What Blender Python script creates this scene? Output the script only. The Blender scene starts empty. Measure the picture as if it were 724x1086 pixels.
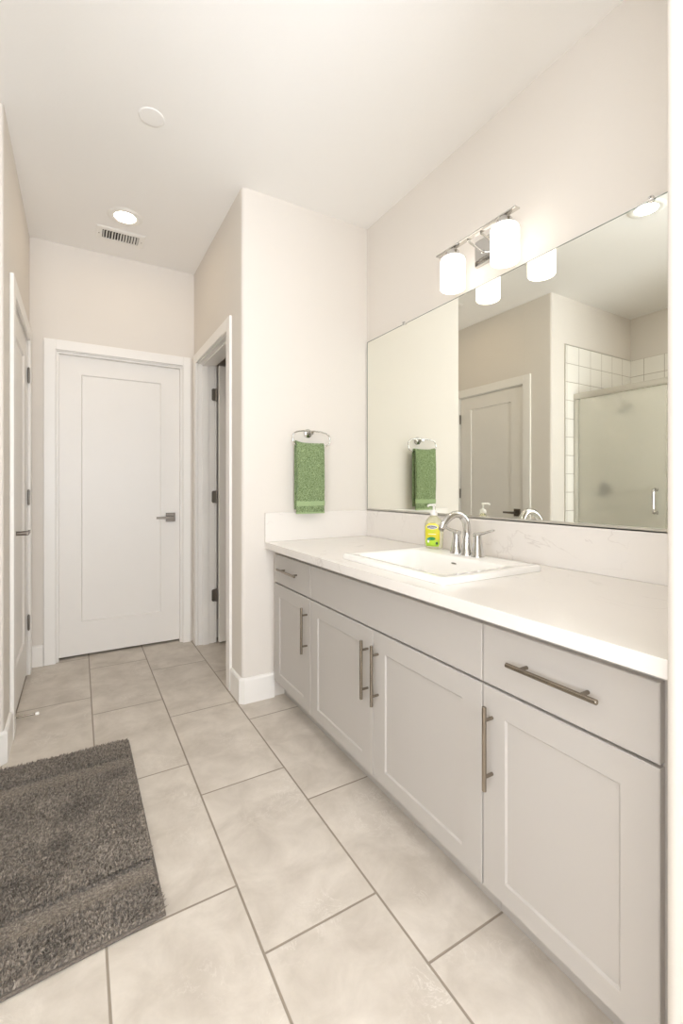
import bpy, bmesh, math, random
from mathutils import Vector, Matrix, Euler
PI = math.pi
random.seed(7)
S = bpy.context.scene
C = S.collection

# ------------------------------------------------------------------ camera, light, exposure
cam_d = bpy.data.cameras.new('camera')
cam = bpy.data.objects.new('camera', cam_d)
C.objects.link(cam)
S.camera = cam
cam_d.sensor_fit = 'HORIZONTAL'
cam_d.sensor_width = 36.0
cam_d.lens = 478.0 / 724.0 * 36.0
cam_d.shift_y = -26.0 / 724.0
cam_d.clip_start = 0.02
cam.location = (0, 0, 1.15)
cam.rotation_euler = (math.radians(90), 0, math.radians(-30.25))

world = bpy.data.worlds.new('world')
S.world = world
world.use_nodes = True
bg = world.node_tree.nodes['Background']
bg.inputs[0].default_value = (0.93, 0.96, 1.0, 1)
bg.inputs[1].default_value = 1.0


def area(name, loc, rot, sx, sy, power, color, spread=PI):
    d = bpy.data.lights.new(name, 'AREA')
    d.shape = 'RECTANGLE'
    d.size, d.size_y = sx, sy
    d.energy = power
    d.color = color
    d.spread = spread
    o = bpy.data.objects.new(name, d)
    C.objects.link(o)
    o.location = loc
    o.rotation_euler = rot
    return o


# fill lights added behind the camera, tilted up to imitate flash bounced off the ceiling
area('bounce_fill_back', (0.2, -2.42, 1.30), (math.radians(142), 0, 0), 2.0, 1.5, 128, (0.86, 0.915, 1.0))
area('bounce_fill_side', (-1.72, -0.75, 1.45), (math.radians(125), 0, math.radians(-90)), 1.5, 1.5, 46, (0.86, 0.915, 1.0))
LAMP_SHADE = 1.75
LAMP_CEIL = 70.0
WARM = (1.0, 0.965, 0.915, 1)
WARM2 = (1.0, 0.80, 0.56, 1)

S.view_settings.view_transform = 'Standard'
S.view_settings.look = 'None'
S.view_settings.gamma = 1.0
S.view_settings.exposure = 0.38
S.view_settings.use_curve_mapping = False
S.cycles.use_denoising = True
S.cycles.max_bounces = 12
S.cycles.diffuse_bounces = 8
S.cycles.glossy_bounces = 6
S.cycles.transmission_bounces = 8
S.cycles.sample_clamp_indirect = 6.0


# ------------------------------------------------------------------ materials
def srgb(r, g, b):
    f = lambda c: (c / 255 / 12.92) if c / 255 <= 0.04045 else ((c / 255 + 0.055) / 1.055) ** 2.4
    return (f(r), f(g), f(b), 1)


def mat(name, col, rough=0.5, metal=0.0, bump=None, spec=0.5, emit=None, trans=0.0, ior=1.45, coat=0.0, mottle=None):
    m = bpy.data.materials.new(name)
    m.use_nodes = True
    nt = m.node_tree
    b = nt.nodes['Principled BSDF']
    b.inputs['Base Color'].default_value = col
    b.inputs['Roughness'].default_value = rough
    b.inputs['Metallic'].default_value = metal
    b.inputs['Specular IOR Level'].default_value = spec
    b.inputs['Transmission Weight'].default_value = trans
    b.inputs['IOR'].default_value = ior
    b.inputs['Coat Weight'].default_value = coat
    if emit:
        b.inputs['Emission Color'].default_value = emit[0]
        b.inputs['Emission Strength'].default_value = emit[1]
    tc = nt.nodes.new('ShaderNodeTexCoord')
    if bump:
        scale, strength, dist = bump
        n = nt.nodes.new('ShaderNodeTexNoise')
        n.inputs['Scale'].default_value = scale
        n.inputs['Detail'].default_value = 3
        bp = nt.nodes.new('ShaderNodeBump')
        bp.inputs['Strength'].default_value = strength
        bp.inputs['Distance'].default_value = dist
        nt.links.new(tc.outputs['Object'], n.inputs['Vector'])
        nt.links.new(n.outputs['Fac'], bp.inputs['Height'])
        nt.links.new(bp.outputs['Normal'], b.inputs['Normal'])
    if mottle:
        scale, amt = mottle
        n = nt.nodes.new('ShaderNodeTexNoise')
        n.inputs['Scale'].default_value = scale
        n.inputs['Detail'].default_value = 4
        mr = nt.nodes.new('ShaderNodeMapRange')
        mr.inputs[1].default_value = 0.3
        mr.inputs[2].default_value = 0.7
        mr.inputs[3].default_value = 1 - amt
        mr.inputs[4].default_value = 1 + amt
        mx = nt.nodes.new('ShaderNodeMix')
        mx.data_type = 'RGBA'
        mx.blend_type = 'MULTIPLY'
        mx.inputs[0].default_value = 1.0
        mx.inputs[6].default_value = col
        nt.links.new(tc.outputs['Object'], n.inputs['Vector'])
        nt.links.new(n.outputs['Fac'], mr.inputs[0])
        nt.links.new(mr.outputs[0], mx.inputs[7])
        nt.links.new(mx.outputs[2], b.inputs['Base Color'])
    return m


def floor_material():
    m = bpy.data.materials.new('porcelain_tile')
    m.use_nodes = True
    nt = m.node_tree
    N, L = nt.nodes, nt.links
    b = N['Principled BSDF']
    tc = N.new('ShaderNodeTexCoord')
    sp = N.new('ShaderNodeSeparateXYZ')
    L.new(tc.outputs['Object'], sp.inputs[0])

    def M(op, a, bb=None, c=None):
        n = N.new('ShaderNodeMath')
        n.operation = op
        for i, v in enumerate((a, bb, c)):
            if v is None:
                continue
            if isinstance(v, (int, float)):
                n.inputs[i].default_value = v
            else:
                L.new(v, n.inputs[i])
        return n.outputs[0]
    W, H, G = 0.335, 0.663, 0.0030
    xs = M('DIVIDE', M('SUBTRACT', sp.outputs[0], 0.06), W)
    k = M('FLOOR', xs)
    fx = M('SUBTRACT', xs, k)
    ys = M('DIVIDE', M('ADD', M('SUBTRACT', sp.outputs[1], 0.614), M('MULTIPLY', k, 0.221)), H)
    j = M('FLOOR', ys)
    fy = M('SUBTRACT', ys, j)
    ex = M('MULTIPLY', M('MINIMUM', fx, M('SUBTRACT', 1, fx)), W)
    ey = M('MULTIPLY', M('MINIMUM', fy, M('SUBTRACT', 1, fy)), H)
    e = M('MINIMUM', ex, ey)
    tile = N.new('ShaderNodeMapRange')
    tile.interpolation_type = 'SMOOTHSTEP'
    L.new(e, tile.inputs[0])
    tile.inputs[1].default_value = G * 0.75
    tile.inputs[2].default_value = G * 1.3
    # a different piece of stone on each tile
    off = N.new('ShaderNodeCombineXYZ')
    L.new(M('MULTIPLY', k, 3.7), off.inputs[0])
    L.new(M('MULTIPLY', j, 5.3), off.inputs[1])
    va = N.new('ShaderNodeVectorMath')
    va.operation = 'ADD'
    L.new(tc.outputs['Object'], va.inputs[0])
    L.new(off.outputs[0], va.inputs[1])
    n1 = N.new('ShaderNodeTexNoise')
    n1.inputs['Scale'].default_value = 7
    n1.inputs['Detail'].default_value = 8
    n1.inputs['Roughness'].default_value = 0.62
    n1.inputs['Distortion'].default_value = 0.4
    L.new(va.outputs[0], n1.inputs['Vector'])
    n2 = N.new('ShaderNodeTexNoise')
    n2.inputs['Scale'].default_value = 13
    n2.inputs['Detail'].default_value = 6
    n2.inputs['Roughness'].default_value = 0.72
    n2.inputs['Distortion'].default_value = 1.0
    L.new(va.outputs[0], n2.inputs['Vector'])
    cr = N.new('ShaderNodeValToRGB')
    cr.color_ramp.elements[0].position = 0.30
    cr.color_ramp.elements[0].color = srgb(190, 181, 169)
    cr.color_ramp.elements[1].position = 0.70
    cr.color_ramp.elements[1].color = srgb(217, 209, 198)
    L.new(n1.outputs['Fac'], cr.inputs[0])
    # fine pale scratches
    sc = N.new('ShaderNodeMapRange')
    L.new(M('ABSOLUTE', M('SUBTRACT', n2.outputs['Fac'], 0.5)), sc.inputs[0])
    sc.inputs[1].default_value = 0.0
    sc.inputs[2].default_value = 0.018
    sc.inputs[3].default_value = 0.6
    sc.inputs[4].default_value = 0.0
    n3 = N.new('ShaderNodeTexNoise')
    n3.inputs['Scale'].default_value = 4
    L.new(va.outputs[0], n3.inputs['Vector'])
    msk = N.new('ShaderNodeMapRange')
    L.new(n3.outputs['Fac'], msk.inputs[0])
    msk.inputs[1].default_value = 0.5
    msk.inputs[2].default_value = 0.66
    mixs = N.new('ShaderNodeMix')
    mixs.data_type = 'RGBA'
    L.new(M('MULTIPLY', sc.outputs[0], msk.outputs[0]), mixs.inputs[0])
    L.new(cr.outputs[0], mixs.inputs[6])
    mixs.inputs[7].default_value = srgb(232, 226, 218)
    mg = N.new('ShaderNodeMix')
    mg.data_type = 'RGBA'
    L.new(tile.outputs[0], mg.inputs[0])
    mg.inputs[6].default_value = srgb(150, 139, 125)
    L.new(mixs.outputs[2], mg.inputs[7])
    L.new(mg.outputs[2], b.inputs['Base Color'])
    hgt = M('ADD', M('MULTIPLY', tile.outputs[0], 1.0), M('MULTIPLY', n2.outputs['Fac'], 0.55))
    bp = N.new('ShaderNodeBump')
    bp.inputs['Strength'].default_value = 0.5
    bp.inputs['Distance'].default_value = 0.002
    L.new(hgt, bp.inputs['Height'])
    L.new(bp.outputs['Normal'], b.inputs['Normal'])
    b.inputs['Roughness'].default_value = 0.5
    b.inputs['Specular IOR Level'].default_value = 0.35
    return m


def grid_tile_material(name, axis, o, w, z0, h):
    """square white glazed wall tile; axis 0 or 1 is the run of the wall"""
    m = bpy.data.materials.new(name)
    m.use_nodes = True
    nt = m.node_tree
    N, L = nt.nodes, nt.links
    b = N['Principled BSDF']
    tc = N.new('ShaderNodeTexCoord')
    sp = N.new('ShaderNodeSeparateXYZ')
    L.new(tc.outputs['Object'], sp.inputs[0])

    def M(op, a, bb=None):
        n = N.new('ShaderNodeMath')
        n.operation = op
        for i, v in enumerate((a, bb)):
            if v is None:
                continue
            if isinstance(v, (int, float)):
                n.inputs[i].default_value = v
            else:
                L.new(v, n.inputs[i])
        return n.outputs[0]

    def edge(c, org, step):
        f = M('FRACT', M('DIVIDE', M('SUBTRACT', c, org), step))
        return M('MULTIPLY', M('MINIMUM', f, M('SUBTRACT', 1, f)), step)
    e = M('MINIMUM', edge(sp.outputs[axis], o, w), edge(sp.outputs[2], z0, h))
    t = N.new('ShaderNodeMapRange')
    t.interpolation_type = 'SMOOTHSTEP'
    L.new(e, t.inputs[0])
    t.inputs[1].default_value = 0.001
    t.inputs[2].default_value = 0.0028
    mx = N.new('ShaderNodeMix')
    mx.data_type = 'RGBA'
    L.new(t.outputs[0], mx.inputs[0])
    mx.inputs[6].default_value = srgb(176, 166, 148)
    mx.inputs[7].default_value = srgb(240, 237, 230)
    L.new(mx.outputs[2], b.inputs['Base Color'])
    bp = N.new('ShaderNodeBump')
    bp.inputs['Distance'].default_value = 0.002
    L.new(t.outputs[0], bp.inputs['Height'])
    L.new(bp.outputs['Normal'], b.inputs['Normal'])
    b.inputs['Roughness'].default_value = 0.15
    return m


def quartz_material():
    m = mat('white_quartz', srgb(232, 227, 221), 0.16, spec=0.5)
    nt = m.node_tree
    N, L = nt.nodes, nt.links
    b = N['Principled BSDF']
    tc = N.new('ShaderNodeTexCoord')
    n = N.new('ShaderNodeTexNoise')
    n.inputs['Scale'].default_value = 3.2
    n.inputs['Detail'].default_value = 6
    n.inputs['Distortion'].default_value = 1.6
    L.new(tc.outputs['Object'], n.inputs['Vector'])
    s = N.new('ShaderNodeMath')
    s.operation = 'SUBTRACT'
    s.inputs[1].default_value = 0.5
    L.new(n.outputs['Fac'], s.inputs[0])
    a = N.new('ShaderNodeMath')
    a.operation = 'ABSOLUTE'
    L.new(s.outputs[0], a.inputs[0])
    r = N.new('ShaderNodeMapRange')
    L.new(a.outputs[0], r.inputs[0])
    r.inputs[1].default_value = 0.0
    r.inputs[2].default_value = 0.012
    r.inputs[3].default_value = 0.5
    r.inputs[4].default_value = 0.0
    n2 = N.new('ShaderNodeTexNoise')
    n2.inputs['Scale'].default_value = 2.4
    L.new(tc.outputs['Object'], n2.inputs['Vector'])
    r2 = N.new('ShaderNodeMapRange')
    L.new(n2.outputs['Fac'], r2.inputs[0])
    r2.inputs[1].default_value = 0.48
    r2.inputs[2].default_value = 0.62
    mu = N.new('ShaderNodeMath')
    mu.operation = 'MULTIPLY'
    L.new(r.outputs[0], mu.inputs[0])
    L.new(r2.outputs[0], mu.inputs[1])
    mx = N.new('ShaderNodeMix')
    mx.data_type = 'RGBA'
    L.new(mu.outputs[0], mx.inputs[0])
    mx.inputs[6].default_value = srgb(231, 226, 220)
    mx.inputs[7].default_value = srgb(196, 188, 182)
    L.new(mx.outputs[2], b.inputs['Base Color'])
    return m


M_WALL = mat('greige_wall_paint', srgb(223, 217, 209), 0.75, bump=(150, 0.10, 0.003), spec=0.25)
M_CEIL = mat('ceiling_paint', srgb(243, 241, 238), 0.85, bump=(120, 0.14, 0.003), spec=0.2)
M_TRIM = mat('white_trim_paint', srgb(238, 235, 230), 0.38, mottle=(6, 0.006), spec=0.4)
M_DOOR = mat('white_door_paint', srgb(235, 231, 225), 0.4, mottle=(6, 0.006), spec=0.4)
M_FLOOR = floor_material()
M_CAB = mat('light_grey_cabinet_paint', srgb(184, 179, 173), 0.42, bump=(70, 0.03, 0.002), spec=0.4)
M_CABIN = mat('cabinet_dark_gap', srgb(120, 116, 110), 0.7, mottle=(8, 0.05))
M_QUARTZ = quartz_material()
M_CHROME = mat('polished_chrome', (0.62, 0.61, 0.59, 1), 0.07, 1.0, mottle=(5, 0.01))
M_NICKEL = mat('brushed_nickel', srgb(150, 141, 129), 0.27, 1.0, bump=(300, 0.05, 0.001))
M_LEVER = mat('door_lever_nickel', srgb(116, 108, 99), 0.33, 1.0, bump=(300, 0.05, 0.001))
M_HINGE = mat('satin_nickel_hinge', srgb(136, 130, 122), 0.35, 1.0, bump=(200, 0.05, 0.001))
M_CERAMIC = mat('white_ceramic', srgb(245, 243, 238), 0.08, spec=0.6, coat=0.3, mottle=(3, 0.005))
M_MIRROR = mat('mirror_silver', (0.92, 0.93, 0.865, 1), 0.0, 1.0)
M_MIRROR_EDGE = mat('mirror_edge_glass', srgb(120, 130, 122), 0.2, 0.3, mottle=(40, 0.05))
M_ALU = mat('satin_aluminium', srgb(206, 202, 192), 0.35, 0.55, bump=(200, 0.04, 0.001))
M_SHADE = mat('lit_opal_glass', srgb(250, 246, 238), 0.3, emit=((1.0, 0.955, 0.89, 1), LAMP_SHADE), mottle=(10, 0.01))
M_LENS = mat('lit_ceiling_lens', srgb(250, 246, 238), 0.4, emit=(WARM, LAMP_CEIL), mottle=(10, 0.01))
M_LENS_HALL = mat('lit_warm_ceiling_lens', srgb(250, 246, 238), 0.4, emit=(WARM2, LAMP_CEIL * 0.45), mottle=(10, 0.01))
M_PLASTIC = mat('white_plastic', srgb(240, 238, 233), 0.35, mottle=(20, 0.01))
M_DARK = mat('duct_shade_dark', srgb(46, 42, 38), 0.8, mottle=(20, 0.1))
M_CLEAR = mat('clear_plastic', (0.95, 0.93, 0.9, 1), 0.08, trans=0.9, mottle=(20, 0.01))
M_FROST = mat('frosted_glass', (0.97, 0.96, 0.89, 1), 0.2, trans=0.72, ior=1.35, mottle=(3, 0.01))
M_GROUND = mat('outdoor_ground', srgb(150, 146, 138), 0.9, mottle=(3, 0.1))


def towel_material():
    m = mat('green_terry', srgb(120, 142, 100), 0.95, spec=0.1)
    nt = m.node_tree
    N, L = nt.nodes, nt.links
    b = N['Principled BSDF']
    tc = N.new('ShaderNodeTexCoord')
    v = N.new('ShaderNodeTexNoise')
    v.inputs['Scale'].default_value = 260
    v.inputs['Detail'].default_value = 2
    L.new(tc.outputs['Object'], v.inputs['Vector'])
    cr = N.new('ShaderNodeValToRGB')
    cr.color_ramp.elements[0].position = 0.36
    cr.color_ramp.elements[0].color = srgb(84, 104, 62)
    cr.color_ramp.elements[1].position = 0.66
    cr.color_ramp.elements[1].color = srgb(164, 182, 138)
    L.new(v.outputs['Fac'], cr.inputs[0])
    L.new(cr.outputs[0], b.inputs['Base Color'])
    bp = N.new('ShaderNodeBump')
    bp.inputs['Strength'].default_value = 0.9
    bp.inputs['Distance'].default_value = 0.004
    L.new(v.outputs['Fac'], bp.inputs['Height'])
    L.new(bp.outputs['Normal'], b.inputs['Normal'])
    b.inputs['Sheen Weight'].default_value = 0.2
    return m


M_TOWEL = towel_material()
M_BAND = mat('green_woven_band', srgb(158, 178, 134), 0.8, bump=(500, 0.4, 0.002), spec=0.2, mottle=(200, 0.06))


def rug_material(name, a, b_, scale):
    m = mat(name, srgb(*a), 0.95, spec=0.1)
    nt = m.node_tree
    N, L = nt.nodes, nt.links
    b = N['Principled BSDF']
    tc = N.new('ShaderNodeTexCoord')
    v = N.new('ShaderNodeTexNoise')
    v.inputs['Scale'].default_value = scale
    v.inputs['Detail'].default_value = 2
    L.new(tc.outputs['Object'], v.inputs['Vector'])
    cr = N.new('ShaderNodeValToRGB')
    cr.color_ramp.elements[0].position = 0.38
    cr.color_ramp.elements[0].color = srgb(*a)
    cr.color_ramp.elements[1].position = 0.62
    cr.color_ramp.elements[1].color = srgb(*b_)
    L.new(v.outputs['Fac'], cr.inputs[0])
    L.new(cr.outputs[0], b.inputs['Base Color'])
    b.inputs['Sheen Weight'].default_value = 0.15
    return m


M_PILE = rug_material('grey_rug_pile', (112, 104, 95), (166, 156, 144), 130)
M_HEM = rug_material('grey_rug_hem', (98, 91, 84), (118, 110, 102), 300)
M_RUGBASE = rug_material('grey_rug_weave', (120, 112, 103), (146, 137, 126), 260)


# ------------------------------------------------------------------ geometry helpers (world coordinates unless a frame is given)
ROOTS = {}


def root_inv(o):
    while o is not None and o.parent is not None:
        o = o.parent
    return ROOTS.get(o.name, Matrix.Identity(4)) if o is not None else Matrix.Identity(4)


def obj(name, bm, m, parent=None, smooth=None, bevel=None, local=False, subsurf=0):
    """link the bmesh as one mesh object; world coordinates become local to the parent's root"""
    if parent is not None and not local:
        bmesh.ops.transform(bm, matrix=root_inv(parent), verts=bm.verts)
    bmesh.ops.recalc_face_normals(bm, faces=bm.faces)
    me = bpy.data.meshes.new(name)
    bm.to_mesh(me)
    bm.free()
    me.materials.append(m)
    o = bpy.data.objects.new(name, me)
    C.objects.link(o)
    if parent is not None:
        o.parent = parent
    if smooth is not None:
        me.shade_smooth()
        if smooth < 179:
            me.set_sharp_from_angle(angle=math.radians(smooth))
    if bevel:
        md = o.modifiers.new('bevel', 'BEVEL')
        md.width = bevel
        md.segments = 2
        md.limit_method = 'ANGLE'
        md.angle_limit = math.radians(35)
        md.harden_normals = False
    if subsurf:
        md = o.modifiers.new('subsurf', 'SUBSURF')
        md.levels = md.render_levels = subsurf
    return o


def thing(name, label, cat, loc=(0, 0, 0), rotz=0.0, group=None):
    o = bpy.data.objects.new(name, None)
    o.empty_display_size = 0.05
    C.objects.link(o)
    o.location = loc
    o.rotation_euler = (0, 0, rotz)
    ROOTS[o.name] = (Matrix.Translation(loc) @ Matrix.Rotation(rotz, 4, 'Z')).inverted()
    o['label'] = label
    o['category'] = cat
    if group:
        o['group'] = group
    return o


def tag(o, label, cat, kind=None, group=None):
    o['label'] = label
    o['category'] = cat
    if kind:
        o['kind'] = kind
    if group:
        o['group'] = group
    return o


def BM():
    return bmesh.new()


def box(bm, x0, x1, y0, y1, z0, z1):
    v = [bm.verts.new((x, y, z)) for x in (x0, x1) for y in (y0, y1) for z in (z0, z1)]
    for f in ((0, 1, 3, 2), (4, 6, 7, 5), (0, 4, 5, 1), (2, 3, 7, 6), (0, 2, 6, 4), (1, 5, 7, 3)):
        bm.faces.new([v[i] for i in f])
    return bm


def prism(bm, pts, z0, z1):
    a = [bm.verts.new((x, y, z0)) for x, y in pts]
    b = [bm.verts.new((x, y, z1)) for x, y in pts]
    n = len(pts)
    bm.faces.new(a)
    bm.faces.new(b)
    for i in range(n):
        bm.faces.new((a[i], a[(i + 1) % n], b[(i + 1) % n], b[i]))
    return bm


def loops(bm, rings, cap0=True, cap1=True, closed=True):
    vs = [[bm.verts.new(p) for p in r] for r in rings]
    n = len(vs[0])
    for a, b in zip(vs, vs[1:]):
        for i in range(n if closed else n - 1):
            j = (i + 1) % n
            bm.faces.new((a[i], a[j], b[j], b[i]))
    if cap0:
        bm.faces.new(vs[0])
    if cap1:
        bm.faces.new(vs[-1])
    return vs


def frame_of(axis):
    a = Vector(axis).normalized()
    h = Vector((0, 0, 1)) if abs(a.z) < 0.9 else Vector((1, 0, 0))
    u = a.cross(h).normalized()
    return a, u, a.cross(u).normalized()


def lathe(bm, prof, centre, axis=(0, 0, 1), n=28, sx=1.0, sy=1.0, u=None):
    """prof: list of (radius, height along the axis)"""
    a, u0, v0 = frame_of(axis)
    if u is not None:
        u0 = Vector(u).normalized()
        v0 = a.cross(u0)
    c = Vector(centre)
    rings = []
    for r, h in prof:
        rings.append([c + a * h + u0 * (r * sx * math.cos(2 * PI * i / n)) + v0 * (r * sy * math.sin(2 * PI * i / n)) for i in range(n)])
    loops(bm, rings)
    return bm


def cyl(bm, p0, p1, r, n=20, ch=0.0):
    p0, p1 = Vector(p0), Vector(p1)
    L = (p1 - p0).length
    ax = (p1 - p0) / L
    prof = [(r, 0), (r, L)] if ch <= 0 else [(r - ch, 0), (r, ch), (r, L - ch), (r - ch, L)]
    return lathe(bm, prof, p0, ax, n)


def tube(bm, pts, rad, n=14, closed=False, flat=1.0):
    """tube along points; rad a number or a list"""
    P = [Vector(p) for p in pts]
    m = len(P)
    R = rad if isinstance(rad, (list, tuple)) else [rad] * m
    prev = None
    rings = []
    for i in range(m):
        if closed:
            t = (P[(i + 1) % m] - P[i - 1]).normalized()
        else:
            t = (P[min(i + 1, m - 1)] - P[max(i - 1, 0)]).normalized()
        if prev is None:
            _, u, v = frame_of(t)
        else:
            u = (prev - t * prev.dot(t)).normalized()
            v = t.cross(u)
        prev = u
        rings.append([P[i] + u * (R[i] * math.cos(2 * PI * k / n)) + v * (R[i] * flat * math.sin(2 * PI * k / n)) for k in range(n)])
    if closed:
        rings.append(rings[0])
        vs = [[bm.verts.new(p) for p in r] for r in rings[:-1]]
        for i in range(m):
            a, b = vs[i], vs[(i + 1) % m]
            for k in range(n):
                bm.faces.new((a[k], a[(k + 1) % n], b[(k + 1) % n], b[k]))
    else:
        loops(bm, rings)
    return bm


def smooth_path(pts, k=6):
    P = [Vector(p) for p in pts]
    out = []
    for i in range(len(P) - 1):
        p0, p1, p2, p3 = P[max(i - 1, 0)], P[i], P[i + 1], P[min(i + 2, len(P) - 1)]
        for s in range(k):
            t = s / k
            out.append(0.5 * ((2 * p1) + (p2 - p0) * t + (2 * p0 - 5 * p1 + 4 * p2 - p3) * t * t + (3 * p1 - p0 - 3 * p2 + p3) * t ** 3))
    out.append(P[-1])
    return out


def arc(cx, cy, r, a0, a1, n=8):
    return [(cx + r * math.cos(math.radians(a0 + (a1 - a0) * i / n)), cy + r * math.sin(math.radians(a0 + (a1 - a0) * i / n))) for i in range(n + 1)]


def rrect(cx, cy, hx, hy, r, z, n=6):
    out = []
    for sx, sy, a in ((1, 1, 0), (-1, 1, 90), (-1, -1, 180), (1, -1, 270)):
        for i in range(n + 1):
            t = math.radians(a + 90 * i / n)
            out.append(Vector((cx + sx * (hx - r) + r * math.cos(t), cy + sy * (hy - r) + r * math.sin(t), z)))
    return out


def shaker(bm, o, ux, n, W, H, T, st, rt, rb, rec=0.006, bev=0.006, both=False, e=0.0018):
    """panelled leaf: o = lower left corner of the front plane, ux along the width, n outward normal"""
    o, ux, n = Vector(o), Vector(ux), Vector(n)
    uz = Vector((0, 0, 1))
    P = lambda x, z, d: o + ux * x + uz * z - n * d

    def rect(x0, x1, z0, z1, d):
        return [P(x0, z0, d), P(x1, z0, d), P(x1, z1, d), P(x0, z1, d)]

    def face_rings(s):
        f = lambda d: d if s > 0 else T - d
        r = [rect(0, W, 0, H, f(e)), rect(e, W - e, e, H - e, f(0))]
        r2 = [rect(st, W - st, rb, H - rt, f(0)), rect(st + bev, W - st - bev, rb + bev, H - rt - bev, f(rec))]
        return r, r2
    fa, fb = face_rings(1)
    ba, bb = face_rings(-1)
    if both:
        rings = list(reversed(bb)) + list(reversed(ba)) + fa + fb
    else:
        rings = list(reversed(ba)) + fa + fb
    loops(bm, rings)
    return bm


def slab(bm, o, ux, n, W, H, T, e=0.0018):
    o, ux, n = Vector(o), Vector(ux), Vector(n)
    uz = Vector((0, 0, 1))
    P = lambda x, z, d: o + ux * x + uz * z - n * d
    R = lambda i, d: [P(i, i, d), P(W - i, i, d), P(W - i, H - i, d), P(i, H - i, d)]
    loops(bm, [R(e, T), R(0, T - e), R(0, e), R(e, 0)])
    return bm


def struct(name, bm, m, label=None, cat='wall', **kw):
    o = obj(name, bm, m, None, **kw)
    o['kind'] = 'structure'
    o['label'] = label or name.replace('_', ' ')
    o['category'] = cat
    return o


# ------------------------------------------------------------------ the room
CH = 2.75                     # ceiling height
XL, XR = -0.27, 1.546          # hall left wall, vanity wall
XB = 0.75                     # hall right wall face
YT = 2.335                    # wall with the towel ring
YL = 2.325                    # end wall of the shower
YF = 3.487                    # far wall
YW0, YW1, XW = 0.255, 0.381, 0.845   # wing wall at the near end of the vanity

struct('floor', box(BM(), -1.75, 2.35, -2.45, 3.85, -0.1, 0.0), M_FLOOR, 'pale beige stone tile floor in staggered courses', 'floor')
struct('ceiling', box(BM(), -1.75, 2.35, -2.45, 3.85, CH, CH + 0.1), M_CEIL, 'plain off white ceiling over the bathroom and hall', 'ceiling')

b = BM()
prism(b, [(2.2, YT), (2.2, YT + 0.12), (0.87, YT + 0.12), (0.87, 2.572), (XB, 2.572)] + arc(XB + 0.02, YT + 0.02, 0.02, 180, 270), 0, CH)
struct('wall_towel', b, M_WALL, 'greige wall with rounded corner carrying the towel ring', smooth=40)
b = BM()
box(b, XB, 0.87, 2.5725, 3.368, 2.062, CH)
box(b, XB, 0.87, 3.368, YF, 0, CH)
struct('wall_hall', b, M_WALL, 'greige hall wall over the open side door')
b = BM()
box(b, -0.39, -0.128, YF, YF + 0.12, 0, CH)
box(b, -0.128, 0.668, YF, YF + 0.12, 2.058, CH)
box(b, 0.668, 2.32, YF, YF + 0.12, 0, CH)
struct('wall_far', b, M_WALL, 'greige wall at the end of the hall around the closed door')
b = BM()
prism(b, [(XL, 2.585), (-0.39, 2.585), (-0.39, YL + 0.12), (-1.58, YL + 0.12), (-1.58, YL)] + arc(XL - 0.02, YL + 0.02, 0.02, 270, 360), 0, CH)
box(b, -0.39, XL, 2.5855, 3.358, 2.058, CH)
box(b, -0.39, XL, 3.358, YF - 0.0005, 0, CH)
struct('wall_left', b, M_WALL, 'greige left wall turning at a rounded corner to the shower', smooth=40)
struct('wall_right', box(BM(), XR, XR + 0.12, -2.2, YT - 0.001, 0, CH), M_WALL, 'pale greige wall behind the vanity and mirror')
struct('wall_toilet', box(BM(), 2.2, 2.32, YT, YF - 0.001, 0, CH), M_WALL, 'greige wall of the small room behind the open side door')
b = BM()
prism(b, [(XR - 0.001, YW0), (XR - 0.001, YW1)] + arc(XW + 0.02, YW1 - 0.02, 0.02, 90, 180) + arc(XW + 0.02, YW0 + 0.02, 0.02, 180, 270), 0, CH)
struct('wall_wing', b, M_WALL, 'near wing wall end with rounded corner beside the vanity', smooth=40)
# shower alcove and the near end of the room, seen only in the mirror or from another position
struct('wall_shower', box(BM(), -1.58, -1.46, 0.72, YL - 0.001, 0, CH), M_WALL, 'greige wall above the tile at the back of the shower')
struct('wall_stub', box(BM(), -1.459, -0.52, 0.72, 0.84, 0, CH), M_WALL, 'greige wall at the near end of the shower')
b = BM()
box(b, -1.58, -1.46, -2.2, -1.5, 0, CH)
box(b, -1.58, -1.46, -1.5, 0.0, 0, 0.8)
box(b, -1.58, -1.46, -1.5, 0.0, 2.3, CH)
box(b, -1.58, -1.46, 0.0, 0.719, 0, CH)
struct('wall_side', b, M_WALL, 'greige side wall with added window at the near end of the room')
b = BM()
box(b, -1.7, -0.8, -2.32, -2.2, 0, CH)
box(b, -0.8, 1.2, -2.32, -2.2, 0, 0.8)
box(b, -0.8, 1.2, -2.32, -2.2, 2.3, CH)
box(b, 1.2, 1.66, -2.32, -2.2, 0, CH)
struct('wall_back', b, M_WALL, 'greige wall with added window behind the viewer')


def window(name, x0, x1, y0, y1, z0, z1, label):
    b = BM()
    f = 0.05
    if x1 - x0 > y1 - y0:
        box(b, x0, x0 + f, y0, y1, z0, z1)
        box(b, x1 - f, x1, y0, y1, z0, z1)
        box(b, x0 + f, x1 - f, y0, y1, z0, z0 + f)
        box(b, x0 + f, x1 - f, y0, y1, z1 - f, z1)
        xm = (x0 + x1) / 2
        box(b, xm - f / 2, xm + f / 2, y0, y1, z0 + f, z1 - f)
    else:
        box(b, x0, x1, y0, y0 + f, z0, z1)
        box(b, x0, x1, y1 - f, y1, z0, z1)
        box(b, x0, x1, y0 + f, y1 - f, z0, z0 + f)
        box(b, x0, x1, y0 + f, y1 - f, z1 - f, z1)
        ym = (y0 + y1) / 2
        box(b, x0, x1, ym - f / 2, ym + f / 2, z0 + f, z1 - f)
    struct(name, b, M_TRIM, label, 'window')


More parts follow.
